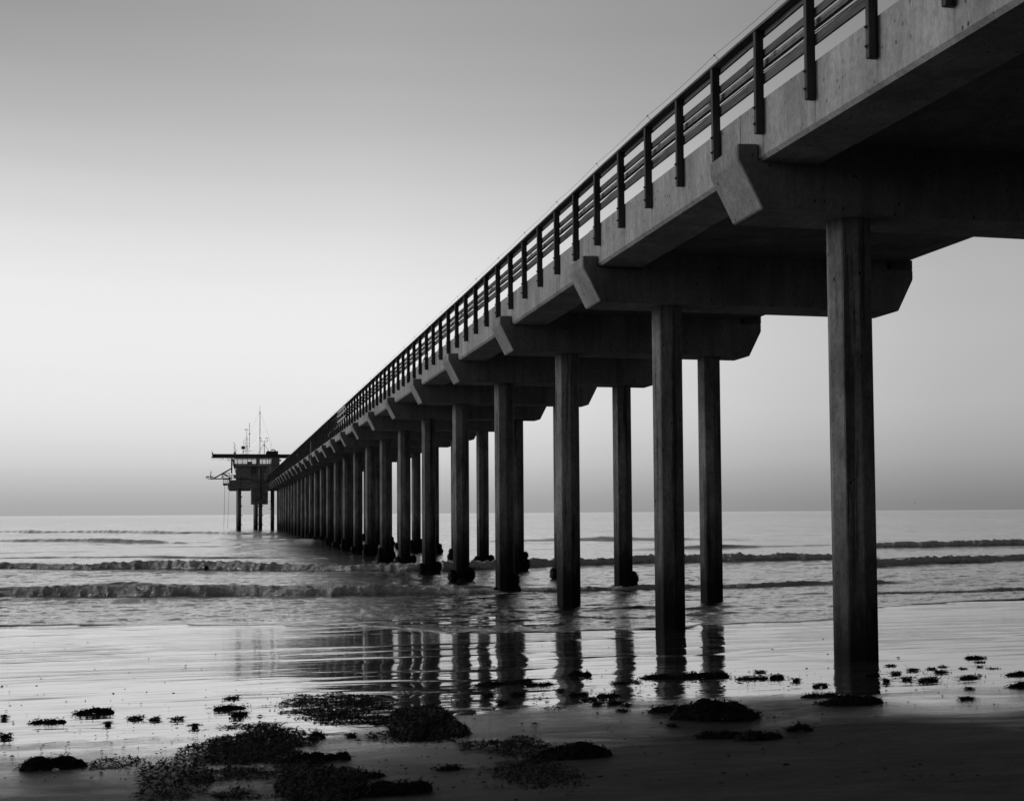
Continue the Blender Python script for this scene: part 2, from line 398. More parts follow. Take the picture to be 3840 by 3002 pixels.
#      near breaker, double crested at the left
front([(0, 2236), (1250, 2240), (1750, 2232), (1900, 2222), (2300, 2215), (2800, 2204), (3124, 2192), (3500, 2190)], .30, 1, -.57, L=1.6, wig=.35, seed=101, s1=.235, taper=.05)
front([(0, 2212), (700, 2214), (1250, 2220), (1750, 2214), (1900, 2206)], .17, .9, -.58, L=2.0, wig=.5, seed=131, s1=.225, taper=.03, back=1.0)
front([(1900, 2222), (2300, 2215), (2800, 2204), (3124, 2192), (3500, 2190), (3900, 2180)], .15, .55, -.57, L=1.0, wig=.35, seed=111, s0=.19, s1=.60, taper=.04, back=.5)
#      second breaker across the whole view
front([(0, 2129), (600, 2133), (1300, 2141), (1700, 2136), (2220, 2119), (2449, 2111), (2900, 2099), (3119, 2096), (3300, 2096)], .40, 1, -.62, L=3, wig=.7, back=2.6, seed=201, s1=.57, taper=.03)
front([(3000, 2128), (3280, 2125), (3840, 2101), (4200, 2090)], .38, .95, -.62, L=3, wig=.5, seed=221, s0=.52, taper=.04)
#      breaker further out on the right
front([(2900, 2060), (3280, 2053), (3840, 2041), (4200, 2033)], .52, 1, -.62, L=4, wig=.8, seed=301, s0=.53, taper=.05, back=3)
#      swells that have not broken
front([(0, 2030), (450, 2034), (900, 2040), (1500, 2044)], .34, 0, -.65, L=8, wig=1.8, seed=401, s1=.02, taper=.1)
front([(400, 2036), (1250, 2036), (1700, 2042)], .34, 0, -.65, L=8, wig=1.8, seed=421, s0=-.02, s1=.13, taper=.06)
front([(0, 1997), (900, 2002), (1600, 2006)], .42, 0, -.68, L=12, wig=3, seed=431, s1=.08, taper=.1)
front([(1600, 2036), (2050, 2034), (2500, 2030), (3200, 2026)], .50, 0, -.65, L=8, wig=1.6, seed=441, s0=.16, s1=.47, taper=.1)
front([(2500, 2060), (3000, 2046), (3400, 2040)], .24, 0, -.65, L=6, wig=1.2, seed=451, s0=.30, s1=.56, taper=.1)
front([(150, 2092), (900, 2096), (1400, 2094)], .13, 0, -.63, L=4, wig=1.8, seed=461, s1=.12, taper=.1)
front([(200, 2195), (450, 2193), (900, 2197)], .14, 0, -.58, L=2, wig=.4, seed=471, s0=-.12, s1=-.02, taper=.05)
front([(1700, 2300), (2200, 2296), (2700, 2285), (3120, 2268), (3400, 2262)], .07, .0, -.42, L=1.2, wig=.5, seed=481, s0=.19, s1=.50, taper=.08)
front([(2400, 2322), (2800, 2312), (3120, 2300)], .055, .0, -.40, L=.8, wig=.5, seed=491, s0=.24, s1=.50, taper=.08)
front([(3250, 2232), (3840, 2215), (4200, 2205)], .10, .35, -.45, L=1.2, wig=.5, seed=495, s0=.52, taper=.05, back=.6)
# thin lacy foam left behind the breakers
lace = fbm(X/1.1, Y/.55, 71, 4)
for a_, b_ in ((44, 50), (66, 76)):
    band = np.clip((Y-a_)/1.5, 0, 1)*np.clip((b_-Y)/3, 0, 1)
    foam = np.maximum(foam, band*np.clip((lace-.16)*5, 0, .55))
t = NT('sea_water'); att = t.n.new('ShaderNodeAttribute'); att.attribute_name = 'foam'
fo = att.outputs['Fac']
fn = t.math('MULTIPLY', fo, t.ramp(t.noise((1, .8, 1.4), 9, 5, .75), (.30, .55), (.52, 1.0)), clamp=True)
base = t.mix(fn, .012, .93)
base = t.math('MULTIPLY', base, t.ramp(t.noise((1, 1, 1), 7, 4, .7), (.3, .86), (.6, 1.0)))
t.set(base=base, rough=t.mix(fn, t.mapr(t.xyz()[1], 40, 260, .05, .12), .95), spec=t.mix(fn, .5, .1), ior=t.mix(fn, 1.9, 1.34), coat=t.mix(fn, 1.0, 0.0), crough=.06, cior=1.9)
yy = t.xyz()[1]
b = t.math('ADD', t.math('MULTIPLY', t.noise((.9, 2.6, 1), 2.0, 5, .6, .3), .05), t.math('MULTIPLY', t.noise((1, 2.4, 1), 7, 4, .7), t.mapr(yy, 33, 60, .024, .018)))
b = t.math('ADD', b, t.math('MULTIPLY', t.noise((.35, 1.1, 1), .8, 4, .6), t.mapr(yy, 60, 200, 0, .30)))
b = t.math('ADD', b, t.math('MULTIPLY', t.math('MULTIPLY', t.noise((2.4, .8, .7), 5, 6, .75), fn), .34))
amp = t.mapr(yy, 34, 48, .8, 1.0)
t.bump(t.math('MULTIPLY', b, amp), .9, 1.0); M['water'] = t.m
grid_mesh('sea_water', X, Y, Z, M['water'], {'foam': foam}, kind='structure')
water_at = lambda x, y: float(np.interp(y, [30, 34, 38, 47, 60, 120, 400], [-.33, -.368, -.42, -.56, -.62, -.66, -.70]))

# ------------------------------------------------------------------ pier
SP, Y1, W = 9.144, 18.865, 1.217
NB = 27
XL, XR, INS = 8.27, 17.02, .425
ZB, ZM, ZT = 7.567, 8.39, 8.64
XP, XQ = 10.58, 15.43
XF = 8.65
def dz(Y): return float(np.interp(Y, [9, 13, 15, 16.9, 19, 23, 28, 33, 38], [-.21, -.125, -.085, -.045, 0, .022, .035, .02, 0]))
pier = empty('pier', (10.6, 19.5, 0), label='long grey concrete pier on octagonal piles running far out over the surf', cat='pier')
pier_off = Vector((-10.6, -19.5, 0))
def P(mb, name, mat, parent=None, **k):
    o = mb.build(name, mat, parent or pier, **k)
    if parent is None: o.location = pier_off
    return o
def bend(mb):
    mb.v = [(x, y, z+dz(y)) for x, y, z in mb.v]; return mb
cap_poly = [(XL+INS, ZB), (XL, ZM), (XL, ZT), (XF-.006, ZT+.02), (XF-.006, 8.385), (9.76, 8.385), (9.76, 8.80), (16.3, 8.80), (16.3, ZT), (XR, ZT), (XR, ZM), (XR-INS, ZB)]
capbm = MB().prism_y(cap_poly, 0, W)
cap0 = P(capbm, 'cap_beam', M['capc'], bevel=.022)
def oct_pile(x, yc, zbot, ztop, top=False):
    mb = MB(); r = .39; n = 8; zs = [zbot, zbot+.4, 2.2, 4.5, ztop]
    vs = []; fs = []
    for zz_ in zs:
        for k in range(n):
            a = math.pi/4*k; vs.append((x+r*math.cos(a), yc+r*math.sin(a), zz_))
    for i in range(len(zs)-1):
        for k in range(n): fs.append((i*n+k, i*n+(k+1) % n, (i+1)*n+(k+1) % n, (i+1)*n+k))
    fs.append(tuple(range(n-1, -1, -1))); fs.append(tuple(range((len(zs)-1)*n, len(zs)*n)))
    return mb.add(vs, fs)
def mussels(x, yc, zw, k, rnd):
    """lumpy clumps of mussels grown round the waterline of one pile"""
    mb = MB()
    blobs = []
    if k == 3: blobs = [(0, -.1, .40, .14), (.20, -.1, .34, .16)]
    elif k == 4: blobs = [(0, -.12, .44, .2), (.40, .45, .30, .30), (.42, .05, .34, .30), (-.38, .02, .20, .2)]
    else:
        a0 = .1+rnd.random()*.25
        blobs = [(.43, .50+a0, .24, .24), (.48, .20+a0*.5, .33, .32), (-.43, .42+a0, .22, .24), (-.46, .10+a0*.6, .31, .32), (.36, -.05, .34, .3), (-.34, -.1, .32, .3)]
        if rnd.random() < .4: blobs = blobs[1:2]+blobs[3:]+[(0, -.05, .52, .30)]
        blobs.append((0, -.18, .50, .28))
    for bx, bz, rr, rz in blobs:
        rr *= .84; rz *= .9; bx *= .95
        c = Vector((x+bx, yc-.08+rnd.uniform(-.06, .06), zw+bz))
        n = 12; m = 8; vs = []; fs = []
        for i in range(m+1):
            th = math.pi*i/m
            for q in range(n):
                ph = 2*math.pi*q/n
                jj = 1+rnd.uniform(-.10, .13)
                vs.append((c.x+rr*.75*jj*math.sin(th)*math.cos(ph), c.y+rr*jj*math.sin(th)*math.sin(ph)*.95, c.z-rz*jj*math.cos(th)))
        for i in range(m):
            for q in range(n): fs.append((i*n+q, i*n+(q+1) % n, (i+1)*n+(q+1) % n, (i+1)*n+q))
        mb.add(vs, fs)
        for _ in range(90):              # shells
            ph = rnd.uniform(0, 6.283); th = math.acos(rnd.uniform(-.9, .9)); q = Vector((math.sin(th)*math.cos(ph)*.75, math.sin(th)*math.sin(ph)*.95, math.cos(th)*rz/rr))
            p = c+q*rr; n_ = q.normalized(); tt = n_.cross(Vector((rnd.uniform(-1, 1), rnd.uniform(-1, 1), rnd.uniform(-1, 1)))).normalized()*.022
            mb.add([p-tt, p+tt, p+n_*.055+tt*.3], [(0, 1, 2)])
    return mb
rnd = random.Random(5)
for k in range(1, NB+1):
    y0 = Y1+(k-1)*SP; yc = y0+W/2
    if k > 1: copy_of(cap0, (pier_off.x, pier_off.y+y0, 0))
    else: cap0.location = (pier_off.x, pier_off.y+y0, 0)
    for xp in (XP, XQ):
        if k == 1 and xp == XQ: pass
        zb = min(float(sand_z(np.array(yc))), water_at(0, yc))-.9
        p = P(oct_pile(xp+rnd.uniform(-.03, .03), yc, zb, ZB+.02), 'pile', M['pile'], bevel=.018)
        if 3 <= k <= 16:
            mz = mussels(xp, yc, water_at(0, yc), k if k < 5 else 5, rnd).build('mussel_cluster', M['mussel'], p)
# spans: k = 0 is the one nearest the land
ends = [8.0]+[Y1+(k-1)*SP+W/2+.13 for k in range(1, NB+1)]+[Y1+NB*SP-2]
for i in range(len(ends)-1):
    a, b_ = ends[i]+.012, ends[i+1]-.012; jz = rnd.uniform(-.012, .012) if i > 0 else 0
    n = 8 if i < 3 else 1
    gpoly = [(XF+.06, 8.372), (9.73, 8.372), (9.73, 9.30), (9.60, 9.372), (XF+.015, 9.372+jz), (XF, 9.36+jz), (XF, 8.43)]
    P(bend(MB().prism_y(gpoly, a, b_, n)), 'edge_beam', M['fascia'])
    sb = MB()
    for q, (x0, x1) in enumerate([(9.745, 11.9), (11.92, 14.1), (14.12, 16.2)]):
        sb.prism_y([(x0, 8.765), (x0+.015, 8.75), (x1-.015, 8.75), (x1, 8.765), (x1, 9.33), (x0, 9.33)], a, b_, n)
    sb.prism_y([(16.22, 8.75), (17.05, 8.885), (17.07, 8.90), (17.07, 9.37), (16.22, 9.37)], a, b_, n)
    P(bend(sb), 'deck_slab', M['concrete'])
for k in range(1, NB+1):
    y0 = Y1+(k-1)*SP
    if k < 8: P(MB().box((16.45, y0+.1, 8.66), (17.065, y0+W-.1, 8.90)), 'bearing_block', M['concrete'])
# railing
post_y = []
yy_ = 18.67-1.8288*5
while yy_ < Y1+NB*SP-2: post_y.append(yy_); yy_ += 1.8288
def post_mb(y, r):
    zb = 8.775+dz(y)+min(max((y-18.7)*.010, 0), .06)+r.uniform(-.012, .012); zt = 10.47+dz(y)+min(max((y-18.7)*.010, 0), .05)
    x1 = XF-.004; x0 = x1-.145; wy = .092; lean = r.uniform(-.012, .012)
    mb = MB().box((x0, y-wy/2, zb), (x1, y+wy/2, zt))
    mb.v = [(px, py+lean*(pz-zb), pz) for px, py, pz in mb.v]; return mb, zb, x0
posts_far = MB(); bolts_n = 0
for i, y in enumerate(post_y):
    mb, zb, x0 = post_mb(y, rnd)
    if i < 100:
        p = P(mb, 'railing_post', M['post'], bevel=.006)
        if i < 45:
            for hz in (.16, .43):
                bb = MB().tube([(x0-.004, y, zb+hz), (x0-.010, y, zb+hz)], .034, 12).tube([(x0-.008, y, zb+hz), (x0-.034, y, zb+hz)], .017, 6)
                bb.build('bolt', M['rust'], p)
    else: posts_far.v, posts_far.f = posts_far.add(mb.v, mb.f).v, posts_far.f
P(posts_far, 'railing_post', M['post'], kind='stuff')
def zrail(y): return dz(y)+min(max((y-18.7)*.010, 0), .05)
def rail(poly_f, y0, y1, n):
    mb = MB(); ys_ = [y0+(y1-y0)*j/n for j in range(n+1)]
    mb.prism_y(poly_f, y0, y1, n); mb.v = [(x_, y_, z_+zrail(y_)) for x_, y_, z_ in mb.v]; return mb
def rect(x0, z0, x1, z1): return [(x0, z0), (x1, z0), (x1, z1), (x0, z1)]
L_ = 1.8288*3; yy_ = post_y[0]-1.2
ci = 0
while yy_ < post_y[-1]:
    y2 = min(yy_+L_, post_y[-1]+.1); n = 6 if yy_ < 40 else 2
    j = lambda s_: rnd.uniform(-s_, s_)
    o = j(.006); tilt = j(.012)
    mb = rail(rect(XF-.165, 10.475+o, XF+.085, 10.522+o), yy_+.004, y2-.004, n)
    mb.v = [(x_, y_, z_+tilt*(x_-XF)) for x_, y_, z_ in mb.v]
    P(mb, 'cap_rail', M['board'], bevel=.005)
    if ci < 60:
        o = j(.006); P(rail(rect(XF, 10.385+o, XF+.04, 10.474), yy_+.004, y2-.004, n), 'rail_board', M['board'])
        o = j(.008); P(rail(rect(XF, 10.045+o, XF+.045, 10.175+o), yy_+.004, y2-.004, n), 'rail_board', M['board'], bevel=.005)
        o = j(.008); P(rail(rect(XF, 9.625+o, XF+.045, 9.785+o), yy_+.004, y2-.004, n), 'rail_board', M['board'], bevel=.005)
        P(rail(rect(XF+.05, 9.925, XF+.125, 9.95), yy_+.004, y2-.004, n), 'pipe_tray', M['darkpaint'])
        pts = [(XF+.10, yy_+(y2-yy_)*q/6, 10.005+zrail(yy_+(y2-yy_)*q/6)) for q in range(7)]
        pm = MB().tube(pts, .050, 10)
        for q in (2, 5): pm.tube([(XF+.10, pts[q][1]-.07, pts[q][2]), (XF+.10, pts[q][1]+.07, pts[q][2])], .062, 10)
        P(pm, 'conduit_pipe', M['galv'], smooth=False)
        cb = MB()
        cb.tube([(XF+.17, yy_+(y2-yy_)*q/8, 9.925-.012*math.sin(q*2.1+ci)+zrail(yy_+(y2-yy_)*q/8)) for q in range(9)], .009, 5)
        if ci < 12: P(cb, 'cable', M['darkpaint'])
    yy_ = y2; ci += 1
# bird wire on thin bent standoffs
wp = []
for i in range(0, min(len(post_y), 100), 2):
    y = post_y[i]; zt = 10.53+zrail(y); top = Vector((XF-.02, y+.16, zt+.26))
    P(MB().tube([(XF, y, zt-.02), (XF-.01, y+.03, zt+.15), top], .0045, 5).tube([top-Vector((0, .02, 0)), top+Vector((0, .02, 0))], .014, 6), 'wire_standoff', M['metal'])
    wp.append(top)
pts = []
for a, b_ in zip(wp[:-1], wp[1:]):
    for q in range(4): s_ = q/4; pts.append(a.lerp(b_, s_)+Vector((0, 0, -.03*4*s_*(1-s_))))
P(MB().tube(pts+[wp[-1]], .0035, 4), 'bird_wire', M['metal'])
# three pale repair boards nailed outside the posts, and a stray plank standing on a cap
ya, yb = at_y(1300, 1560, 90), None
def y_on_x(u, v, Xp): d = ray(u, v); return (CAM+d*(Xp/d.x)).y
Xo = XF-.175; yA, yB = y_on_x(1294.5, 1530, Xo), y_on_x(1266.5, 1560, Xo)
for z0 in (10.28, 9.98, 9.56):
    P(MB().box((Xo-.02, yA, z0), (Xo+.02, yB, z0+.19)), 'repair_board', M['newboard'], label='pale new board fixed across the dark railing posts')
yp = y_on_x(1166, 1715, XL-.02)
P(MB().box((XL-.06, yp-.14, 7.72), (XL-.012, yp+.14, 9.75)), 'loose_plank', M['newboard'], label='pale plank standing upright against a cap beam end')
for (u0, v0, u1, v1) in ((1231, 1636, 1240, 1617), (1115, 1710, 1119, 1703), (1585, 1355, 1601, 1330)):
    ya_ = y_on_x(u0, v0, Xo); yb_ = y_on_x(u1, v1, Xo)
    za, zb_ = (CAM+ray(u0, v0)*(ya_/ray(u0, v0).y)).z, (CAM+ray(u1, v1)*(yb_/ray(u1, v1).y)).z
    P(MB().tube([(Xo, ya_, za), (Xo, (ya_+yb_)/2, (za+zb_)/2+.03), (Xo, yb_, zb_)], .025, 6), 'hanging_strap', M['galv'])

# ------------------------------------------------------------------ platform at the sea end
YP = 258.
def B(x, y, Yd=YP): q = at_y(760+x/5.506, 1700+y/5.506, Yd); return q.x, q.z
def A(x, y, Yd=YP): q = at_y(780+x/6.825, 1500+y/6.825, Yd); return q.x, q.z
def boxB(mb, x0, y0, x1, y1, ya, yb):
    a = B(x0, y1, ya); c = B(x1, y0, ya); return mb.box((a[0], ya, a[1]), (c[0], yb, c[1]))
def boxA(mb, x0, y0, x1, y1, ya, yb):
    a = A(x0, y1, ya); c = A(x1, y0, ya); return mb.box((a[0], ya, a[1]), (c[0], yb, c[1]))
def lineB(mb, pts, r, Yd=YP, n=6): return mb.tube([(B(x, y, Yd)[0], Yd, B(x, y, Yd)[1]) for x, y in pts], r, n)
def lineA(mb, pts, r, Yd=YP, n=6): return mb.tube([(A(x, y, Yd)[0], Yd, A(x, y, Yd)[1]) for x, y in pts], r, n)
plat = empty('sea_platform', (0, 0, 0), label='wide dark platform on piles at the seaward end of the pier', cat='platform')
def Q(mb, name, mat, parent=plat, **k): return mb.build(name, mat, parent, **k)
xr = 14.0
xa, za = B(520, 600); xb, zb = B(560, 715); 
for yo in (YP, YP+10, YP+20, YP+30):
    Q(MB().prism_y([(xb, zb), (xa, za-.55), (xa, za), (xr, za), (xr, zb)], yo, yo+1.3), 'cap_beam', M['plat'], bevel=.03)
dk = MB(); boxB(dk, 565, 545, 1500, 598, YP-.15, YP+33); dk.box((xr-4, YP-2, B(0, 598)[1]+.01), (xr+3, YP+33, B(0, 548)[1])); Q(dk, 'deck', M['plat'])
for yo, us in ((YP+.65, ((758, .37), (1192, .37))), (YP+10.6, ((744, .37), (1105, .37))), (YP+20.6, ((738, .37), (1092, .37))), (YP+30.6, ((730, .37), (1085, .37)))):
    for ux, r in us:
        x0 = B(ux, 700, yo)[0]
        p = Q(oct_pile(x0, yo, -2, zb+.02), 'pile', M['pile'])
        cl = MB()
        for zc in np.arange(.4, 6.5, 1.9): cl.tube([(x0, yo, zc), (x0, yo, zc+.12)], .44, 8).box((x0+.40, yo-.1, zc-.04), (x0+.60, yo+.1, zc+.16))
        cl.build('pile_clamp', M['metal'], p)
p = Q(oct_pile(B(1435, 700)[0]+.1, YP+1, -2, zb+.02), 'pile', M['pile'])
cl = MB(); x0 = B(1435, 700)[0]+.1
for zc in np.arange(.4, 6.5, 1.6): cl.box((x0-.65, YP+.9, zc), (x0-.36, YP+1.1, zc+.1))
cl.build('pile_clamp', M['metal'], p)
tk = MB(); boxB(tk, 1003, 716, 1350, 1046, YP-.3, YP+6); Q(tk, 'pump_box', M['tank'], bevel=.05)
sp = MB()
lineB(sp, [(1190, 300), (1190, 940)], .52/2*2*.5, YP-.7, 14); 
for fy in (410, 535, 603, 905): lineB(sp, [(1190, fy-6), (1190, fy+6)], .38, YP-.7, 14)
lineB(sp, [(1172, 930), (1165, 1000), (1160, 1540)], .05, YP-.7); lineB(sp, [(1185, 965), (1120, 965), (1092, 950)], .10, YP-.9, 8)
Q(sp, 'intake_pipe', M['metal'])
lb = MB(); boxB(lb, 765, 450, 782, 850, YP-.4, YP-.25); Q(lb, 'ladder_rail', M['metal'])
# deck railing
rl = MB()
for (x0, y0, x1, y1) in ((540, 440, 980, 440), (985, 430, 1160, 420), (1160, 445, 1280, 445), (540, 470, 980, 470), (540, 500, 980, 498), (985, 470, 1280, 470)):
    lineB(rl, [(x0, y0), (x1, y1)], .05, YP-.1)
for xx in (540, 600, 700, 770, 860, 975, 990, 1070, 1150, 1165, 1230, 1280): lineB(rl, [(xx, 438), (xx, 548)], .055, YP-.1)
boxB(rl, 785, 446, 980, 496, YP-.05, YP); boxB(rl, 780, 505, 980, 540, YP-.03, YP+.02); boxB(rl, 1130, 450, 1160, 600, YP-.2, YP-.1); boxB(rl, 963, 500, 995, 605, YP-.2, YP-.1)
boxB(rl, 540, 480, 572, 596, YP-.2, YP+.2)
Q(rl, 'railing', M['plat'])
cbm = MB(); lineB(cbm, [(690, 505), (730, 522), (800, 523), (900, 518), (970, 530), (1050, 560), (1120, 578), (1170, 578)], .11, YP-.55, 8); lineB(cbm, [(530, 520), (515, 590), (530, 640)], .05, YP-.55)
Q(cbm, 'hose', M['darkpaint'])

# cabin on the platform
cabin = empty('cabin', (0, 0, 0), label='dark clapboard cabin with a railed roof deck on the pier head', cat='cabin')
wl_ = MB(); xa0, zt0 = B(690, 258, YP+3); xb0, zb0 = B(1440, 548, YP+3); wl_.box((xa0, YP+3, zb0), (xb0+4, YP+14, zt0)); Q(wl_, 'wall', M['siding'], cabin)
dr = MB(); boxB(dr, 995, 290, 1110, 470, YP+2.9, YP+3.02); boxB(dr, 1168, 290, 1212, 425, YP+2.85, YP+3.03); dd_ = Q(dr, 'door', M['darkpaint'], cabin)
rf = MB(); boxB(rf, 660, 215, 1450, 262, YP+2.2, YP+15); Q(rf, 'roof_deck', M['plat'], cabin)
for Yq in (YP+2.3, YP+14.6):
    rr = MB()
    for yy2 in (97, 112, 136, 170, 205):
        a = B(650 if Yq < YP+5 else 660, yy2, Yq); c = B(1590 if yy2 < 100 else 1440, yy2, Yq); rr.box((a[0], Yq, a[1]-.05), (c[0], Yq+.05, a[1]+.09))
    for xx in (655, 720, 828, 925, 1015, 1110, 1175, 1230, 1310, 1365, 1430): boxB(rr, xx-7, 95, xx+7, 216, Yq-.1, Yq)
    if Yq < YP+5:
        boxB(rr, 1110, 95, 1170, 216, YP+2.36, YP+2.5); boxB(rr, 920, 175, 1008, 216, YP+2.36, YP+2.5)
    Q(rr, 'roof_railing', M['plat'], cabin)
pb = MB(); boxB(pb, 1432, 100, 1590, 262, YP+2.35, YP+13); boxB(pb, 1395, 255, 1560, 560, YP+2.35, YP+12.9); Q(pb, 'stair_house', M['siding'], cabin)
st = MB(); lineB(st, [(610, 100), (692, 420)], .09, YP+1.5); lineB(st, [(612, 190), (690, 400)], .06, YP+1.3); lineB(st, [(630, 100), (670, 285), (700, 285)], .10, YP+1.6); Q(st, 'stair_stringer', M['metal'], cabin)
lf_ = MB(); boxB(lf_, 1592, 120, 1622, 158, YP+2, YP+2.3); Q(lf_, 'lamp', M['metal'], cabin)

# overhead crane beam
cr = empty('gantry_crane', (0, 0, 0), label='long dark steel hoist beam projecting both sides over the cabin roof', cat='crane')
yb_ = YP+5
bm_ = MB(); xA, zA = A(100, 1375, yb_); xB, zB = A(2300, 1386, yb_); zC = A(100, 1478, yb_)[1]
bm_.box((xA, yb_-.3, zA-.14), (xB+2, yb_+.3, zA)).box((xA, yb_-.3, zC), (xB+2, yb_+.3, zC+.16)).box((xA+.05, yb_-.05, zC+.17), (xB+2, yb_+.05, zA-.15))
for xx in range(5): bm_.box((xA+.6+xx*4.6, yb_-.22, zC+.17), (xA+.68+xx*4.6, yb_-.06, zA-.15))
Q(bm_, 'beam', M['darkpaint'], cr)
hm = MB(); boxA(hm, 103, 1335, 130, 1376, yb_-.2, yb_+.2); lineA(hm, [(101, 1265), (101, 1370)], .03, yb_); lineA(hm, [(98, 1440), (84, 1480)], .06, yb_); Q(hm, 'end_stop', M['metal'], cr)
sup = [(592, 95, 592, 410), (606, 95, 606, 410)]
for (x0, y0, x1, y1) in sup: Q(lineB(MB(), [(x0, y0), (x1, y1)], .09, YP+1), 'support_post', M['metal'], cr)
fest = MB()
for (x0, x1, dd_) in ((180, 240, 50), (235, 320, 30), (325, 415, 50), (350, 445, 22), (415, 490, 45), (500, 560, 52), (520, 575, 55)):
    lineB(fest, [(x0+(x1-x0)*q/8, 92+dd_*4*(q/8)*(1-q/8)) for q in range(9)], .025, yb_, 4)
for xx in (505, 522, 540, 556, 570): lineB(fest, [(xx, 92), (xx, 155)], .02, yb_, 4)
Q(fest, 'festoon_cable', M['metal'], cr)
tcu = bpy.data.curves.new('lettering', 'FONT'); tcu.body = 'TON CAPACITY'; tcu.size = .62; tcu.extrude = .01; tcu.space_character = 1.02
to = bpy.data.objects.new('lettering', tcu); COL.objects.link(to)
to.rotation_euler = (math.pi/2, 0, 0)
bpy.context.view_layer.update()
me_ = bpy.data.meshes.new_from_object(to.evaluated_get(bpy.context.evaluated_depsgraph_get())); bpy.data.objects.remove(to)
me_.materials.append(M['letter']); to = bpy.data.objects.new('lettering', me_); COL.objects.link(to); to.parent = cr
xw = max(v_.co.x for v_ in me_.vertices); xl0, zl0 = A(1768, 1428, yb_-.07); xl1 = A(1974, 1428, yb_-.07)[0]
s_ = (xl1-xl0)/xw; to.rotation_euler = (math.pi/2, 0, 0); to.scale = (s_, s_*1.1, s_); to.location = (xl0, yb_-.07, zl0)
wh = empty('winch', (0, 0, 0), label='dark winch housing with curved arm riding on the hoist beam', cat='winch')
wb = MB(); pts = [A(1480, 1386, yb_), A(1480, 1345, yb_), A(1510, 1303, yb_), A(1780, 1306, yb_), A(1795, 1330, yb_), A(1790, 1386, yb_)]
wb.prism_y(pts, yb_-.8, yb_+.8); Q(wb, 'housing', M['darkpaint'], wh, bevel=.04)
Q(lineA(MB(), [(1615, 1270), (1690, 1268), (1715, 1285), (1730, 1315)], .11, yb_-.5, 8), 'arm', M['darkpaint'], wh)
fl = MB()
for xx in range(1500, 1800, 24): boxA(fl, xx, 1296+(xx*7 % 9), xx+13, 1312, yb_-.85, yb_-.6)
for xx in range(1530, 1780, 40): boxA(fl, xx, 1330+(xx*5 % 17), xx+26, 1345+(xx*5 % 17), yb_-.88, yb_-.81)
Q(fl, 'bracket', M['metal'], wh)

# jib boom with its tip stage
jb = empty('boom', (0, 0, 0), label='triangular steel boom reaching out left over the water from the pier head', cat='boom')
yj = YP-.5
Q(lineB(MB(), [(610, 298), (225, 515)], .14, yj, 8), 'top_chord', M['metal'], jb)
Q(lineB(MB(), [(600, 518), (160, 520)], .12, yj, 8), 'bottom_chord', M['metal'], jb)
Q(lineB(lineB(MB(), [(402, 412), (402, 515)], .11, yj, 6), [(415, 402), (470, 440), (520, 470)], .14, yj, 6), 'brace', M['metal'], jb)
sg = MB()
for (x0, y0, x1, y1) in ((70, 470, 218, 470), (70, 512, 112, 515), (112, 528, 218, 530), (70, 470, 70, 512), (218, 470, 212, 528), (70, 490, 218, 490), (75, 486, 110, 472), (180, 490, 212, 474), (112, 515, 130, 530)):
    lineB(sg, [(x0, y0), (x1, y1)], .045, yj)
boxB(sg, 155, 468, 180, 528, yj-.3, yj+.3); boxB(sg, 158, 518, 222, 530, yj-.3, yj+.3); boxB(sg, 103, 473, 125, 500, yj-.2, yj+.2); boxB(sg, 205, 470, 216, 480, yj-.2, yj)
Q(sg, 'tip_stage', M['metal'], jb)
Q(lineB(lineB(MB(), [(161, 466), (163, 430), (163, 375)], .05, yj), [(172, 466), (178, 390), (190, 356)], .035, yj), 'whip_aerial', M['metal'], jb)
def bird(name, u, v, Yd, span, tilt, label, grp=None):
    c = at_y(u, v, Yd); mb = MB(); s = span/2
    ax = Vector((math.cos(tilt), 0, math.sin(tilt))); up = Vector((-math.sin(tilt), 0, math.cos(tilt)))
    mb.tube([c-Vector((0, 1, 0))*s*.45, c-Vector((0, 1, 0))*s*.2, c+Vector((0, 1, 0))*s*.25, c+Vector((0, 1, 0))*s*.55], s*.13, 8, s*.05)
    mb.ball(c-Vector((0, 1, 0))*s*.48+up*s*.05, s*.11, 8)
    for sg_ in (-1, 1):
        r_ = c+ax*sg_*s*.08; m_ = c+ax*sg_*s*.5+up*s*.16; tp = c+ax*sg_*s+up*s*.02
        e_ = Vector((0, 1, 0))
        mb.add([r_-e_*s*.18, m_-e_*s*.2, tp, m_+e_*s*.12, r_+e_*s*.2, r_-e_*s*.18-up*s*.05, m_-e_*s*.2-up*s*.04, m_+e_*s*.12-up*s*.04, r_+e_*s*.2-up*s*.05],
               [(0, 1, 3, 4), (1, 2, 3), (8, 7, 6, 5), (7, 2, 6), (0, 5, 6, 1), (1, 6, 2), (4, 3, 7, 8), (3, 2, 7)])
    o = mb.build(name, M['bird']); return tag(o, label, 'bird', grp)
bird('seabird', 760+163/5.506, 1700+336/5.506, 257, .62, math.radians(58), 'small dark bird banking just above the tip of the boom')
bird('seabird', 3430, 1886, 330, .7, .5, 'tiny bird in the sky above the horizon, right of the nearest pile')
bird('seabird', 3818, 1916, 260, .45, .9, 'tiny bird low over the sea at the right edge')
cg = empty('access_cage', (0, 0, 0), label='square wire mesh basket hanging at the left side of the pier head', cat='cage')
cm = MB()
for x0, y0, x1, y1 in ((424, 395, 548, 530), (424, 535, 520, 612)):
    for q in range(7): xx = x0+(x1-x0)*q/6; lineB(cm, [(xx, y0), (xx, y1)], .018, YP-1, 4)
    for q in range(6): yy2 = y0+(y1-y0)*q/5; lineB(cm, [(x0, yy2), (x1, yy2)], .018, YP-1, 4)
Q(cm, 'mesh_side', M['metal'], cg)
cf = MB()
